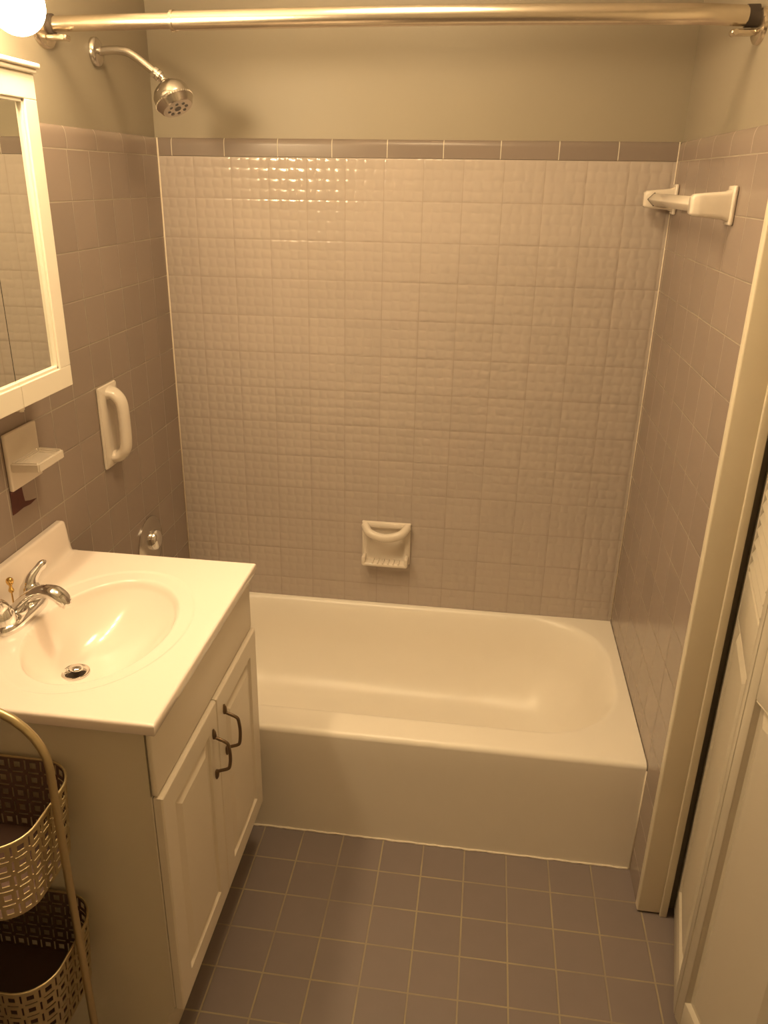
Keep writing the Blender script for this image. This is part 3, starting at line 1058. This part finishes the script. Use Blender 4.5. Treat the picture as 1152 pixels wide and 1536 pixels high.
# ---------------------------------------------------------------- gold basket stand
def basket_wall(cx, cy, hx, hy, r, z0, z1, unit=0.029, nrow=5):
    """perforated sheet round a rounded rectangle"""
    def path(s):
        # arclength parametrised rounded rectangle starting mid right side going +y
        segs = []
        Lx, Ly = 2 * (hx - r), 2 * (hy - r)
        arc = PI / 2 * r
        per = 2 * Lx + 2 * Ly + 4 * arc
        s = s % per
        pieces = [('l', (cx + hx, cy), (0, 1), Ly / 2), ('a', (cx + hx - r, cy + hy - r), 0, arc), ('l', (cx + hx - r, cy + hy), (-1, 0), Lx), ('a', (cx - hx + r, cy + hy - r), PI / 2, arc),
                  ('l', (cx - hx, cy + hy - r), (0, -1), Ly), ('a', (cx - hx + r, cy - hy + r), PI, arc), ('l', (cx - hx + r, cy - hy), (1, 0), Lx), ('a', (cx + hx - r, cy - hy + r), 1.5 * PI, arc), ('l', (cx + hx, cy - hy + r), (0, 1), Ly / 2 + 1e-6)]
        for k, p, q, L_ in pieces:
            if s <= L_ + 1e-9:
                if k == 'l':
                    return (p[0] + q[0] * s, p[1] + q[1] * s)
                a = q + s / r
                return (p[0] + r * math.cos(a), p[1] + r * math.sin(a))
            s -= L_
        return (cx + hx, cy)
    per = 4 * (hx - r) + 4 * (hy - r) + 2 * PI * r
    n = int(round(per / unit))
    u = per / n
    hgt = z1 - z0
    uz = hgt / nrow
    bp = [0.0, 0.055, 0.17, 0.31, 0.50, 0.69, 0.83, 0.945]
    S = [(i + b) * u for i in range(n) for b in bp]
    Zs = [z0 + (j + b) * uz for j in range(nrow) for b in bp] + [z1]

    def hole(a, b):
        # a, b: cell indices inside a unit
        ca, cb = a in (3, 4), b in (3, 4)
        if ca and cb:
            return True
        if a in (0, 7) and 2 <= b <= 5:
            return True
        if b in (0, 7) and 2 <= a <= 5:
            return True
        return False
    bm = bmesh.new()
    hgt_scale = 0.93
    V = []
    for s in S:
        x, y = path(s)
        col = []
        for z in Zs:
            k = hgt_scale + (1 - hgt_scale) * (z - z0) / hgt
            col.append(bm.verts.new((cx + (x - cx) * k, cy + (y - cy) * k, z)))
        V.append(col)
    m = len(S)
    for i in range(m):
        for j in range(len(Zs) - 1):
            a, b = i % 8, j % 8
            if hole(a, b) and not (j == 0 or j >= len(Zs) - 2):
                continue
            bm.faces.new((V[i][j], V[(i + 1) % m][j], V[(i + 1) % m][j + 1], V[i][j + 1]))
    ring = [path(per * k / 96) for k in range(96)]
    return bm, ring, hgt_scale


def basket_stand():
    t = thing('basket_stand', 'gold metal two tier basket stand on floor beside the vanity', 'basket stand', (0.172, -1.485, 0))
    ty = -1.482
    xl, xr = 0.012, 0.3345
    top = 0.918
    R = 0.105
    # bent tube frame
    pts = [(xr + 0.004, ty, 0.004), (xr, ty, 0.5), (xr, ty, top - R)]
    for k in range(1, 9):
        a = k / 8 * PI / 2
        pts.append((xr - R + R * math.cos(a), ty, top - R + R * math.sin(a)))
    for k in range(0, 9):
        a = PI / 2 + k / 8 * PI / 2
        pts.append((xl + R + R * math.cos(a), ty, top - R + R * math.sin(a)))
    pts += [(xl, ty, 0.5), (xl, ty, 0.004)]
    obj('tube_frame', tube(bmesh.new(), pts, 0.0068, 16), GOLD, t, smooth=True, angle=60)
    for z in (0.0065,):
        obj('foot', tube(bmesh.new(), [(xr, ty - 0.10, z), (xr, ty + 0.085, z)], 0.006, 12), GOLD, t, smooth=True, angle=60)
        obj('foot', tube(bmesh.new(), [(xl + 0.004, ty - 0.10, z), (xl + 0.004, ty + 0.085, z)], 0.006, 12), GOLD, t, smooth=True, angle=60)
    cx, cy, hx, hy, r = 0.173, -1.4865, 0.152, 0.102, 0.062
    for z0, z1 in ((0.592, 0.742), (0.287, 0.437)):
        bm, ring, sc = basket_wall(cx, cy, hx, hy, r, z0, z1)
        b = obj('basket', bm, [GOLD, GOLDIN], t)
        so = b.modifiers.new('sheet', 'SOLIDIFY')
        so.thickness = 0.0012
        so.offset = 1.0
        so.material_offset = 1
        obj('rim_wire', tube(bmesh.new(), [(x, y, z1) for x, y in ring], 0.0022, 8, closed=True), GOLD, b, smooth=True)
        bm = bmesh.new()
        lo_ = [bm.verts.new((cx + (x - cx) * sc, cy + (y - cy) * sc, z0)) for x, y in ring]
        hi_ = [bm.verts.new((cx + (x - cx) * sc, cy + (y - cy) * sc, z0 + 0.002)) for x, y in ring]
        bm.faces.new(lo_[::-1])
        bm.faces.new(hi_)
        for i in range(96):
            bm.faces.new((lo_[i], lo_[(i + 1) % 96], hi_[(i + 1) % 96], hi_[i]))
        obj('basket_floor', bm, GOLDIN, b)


basket_stand()

# ---------------------------------------------------------------- louvered bifold closet doors
def leaf(parent, p0, p1, name='door_leaf', sa=0.034, sb=0.034):
    """leaf with its room face on the line p0->p1 (p0 = far end)"""
    a, b = Vector((p0[0], p0[1], 0)), Vector((p1[0], p1[1], 0))
    u = (b - a)
    wd = u.length
    u.normalize()
    nrm = Vector((u.y, -u.x, 0))     # towards the room (-x)
    if nrm.x > 0:
        nrm = -nrm
    M = Matrix(((u.x, 0, nrm.x, a.x), (u.y, 0, nrm.y, a.y), (0, 1, 0, 0), (0, 0, 0, 1)))
    # local: (u, v=z, d = out of face). thickness 28 mm behind the face
    TH = 0.028
    z0, z1 = 0.018, 2.035

    def lb(bm, a0, a1, v0, v1, d0, d1, bev=0.0015):
        return box(bm, a0, a1, v0, v1, d0, d1, bev, 2, M)
    zl0, zl1 = 0.955, 1.955      # louver opening
    zp0, zp1 = 0.095, 0.850      # lower panel
    bm = bmesh.new()
    lb(bm, 0, sa, z0, z1, -TH, 0, 0.003)
    lb(bm, wd - sb, wd, z0, z1, -TH, 0, 0.003)
    lb(bm, sa, wd - sb, z0, zp0, -TH + 0.001, -0.0005, 0.001)
    lb(bm, sa, wd - sb, zp1, zl0, -TH + 0.001, -0.0005, 0.001)
    lb(bm, sa, wd - sb, zl1, z1, -TH + 0.001, -0.0005, 0.001)
    lf = obj(name, bm, DOORP, parent, smooth=True, angle=40)
    bm = ring_panel(bmesh.new(), sa - 0.001, wd - sb + 0.001, zp0 - 0.001, zp1 + 0.001, [(0, -0.020), (0, -0.004), (0.004, -0.0005), (0.008, -0.009), (0.016, -0.0105), (0.036, -0.001), (0.038, -0.0008)], M)
    obj('raised_panel', bm, DOORP, lf)
    bm = bmesh.new()
    # bead round the louvers
    lb(bm, sa, wd - sb, zl0, zl0 + 0.012, -TH + 0.002, -0.004, 0.001)
    nsl = int((zl1 - zl0 - 0.02) / 0.0258)
    for k in range(nsl):
        zc = zl0 + 0.028 + k * 0.0258
        Rm = Matrix.Translation((0, zc, -0.0085)) @ Matrix.Rotation(math.radians(66), 4, 'X')
        box(bm, sa + 0.006, wd - sb - 0.004, -0.003, 0.003, -0.0165, 0.0165, 0.002, 2, M @ Rm)
    obj('louver_slats', bm, DOORP, lf)
    return lf


d1 = struct_root('door_1', (1.486, -1.135, 0))
leaf(d1, (1.5165, -0.836), (1.4575, -1.1345))
leaf(d1, (1.4575, -1.1375), (1.5165, -1.4350), sa=0.026)
d2 = struct_root('door_2', (1.486, -1.740, 0))
leaf(d2, (1.5165, -1.4390), (1.4575, -1.7360))
leaf(d2, (1.4575, -1.7390), (1.5165, -2.0360))
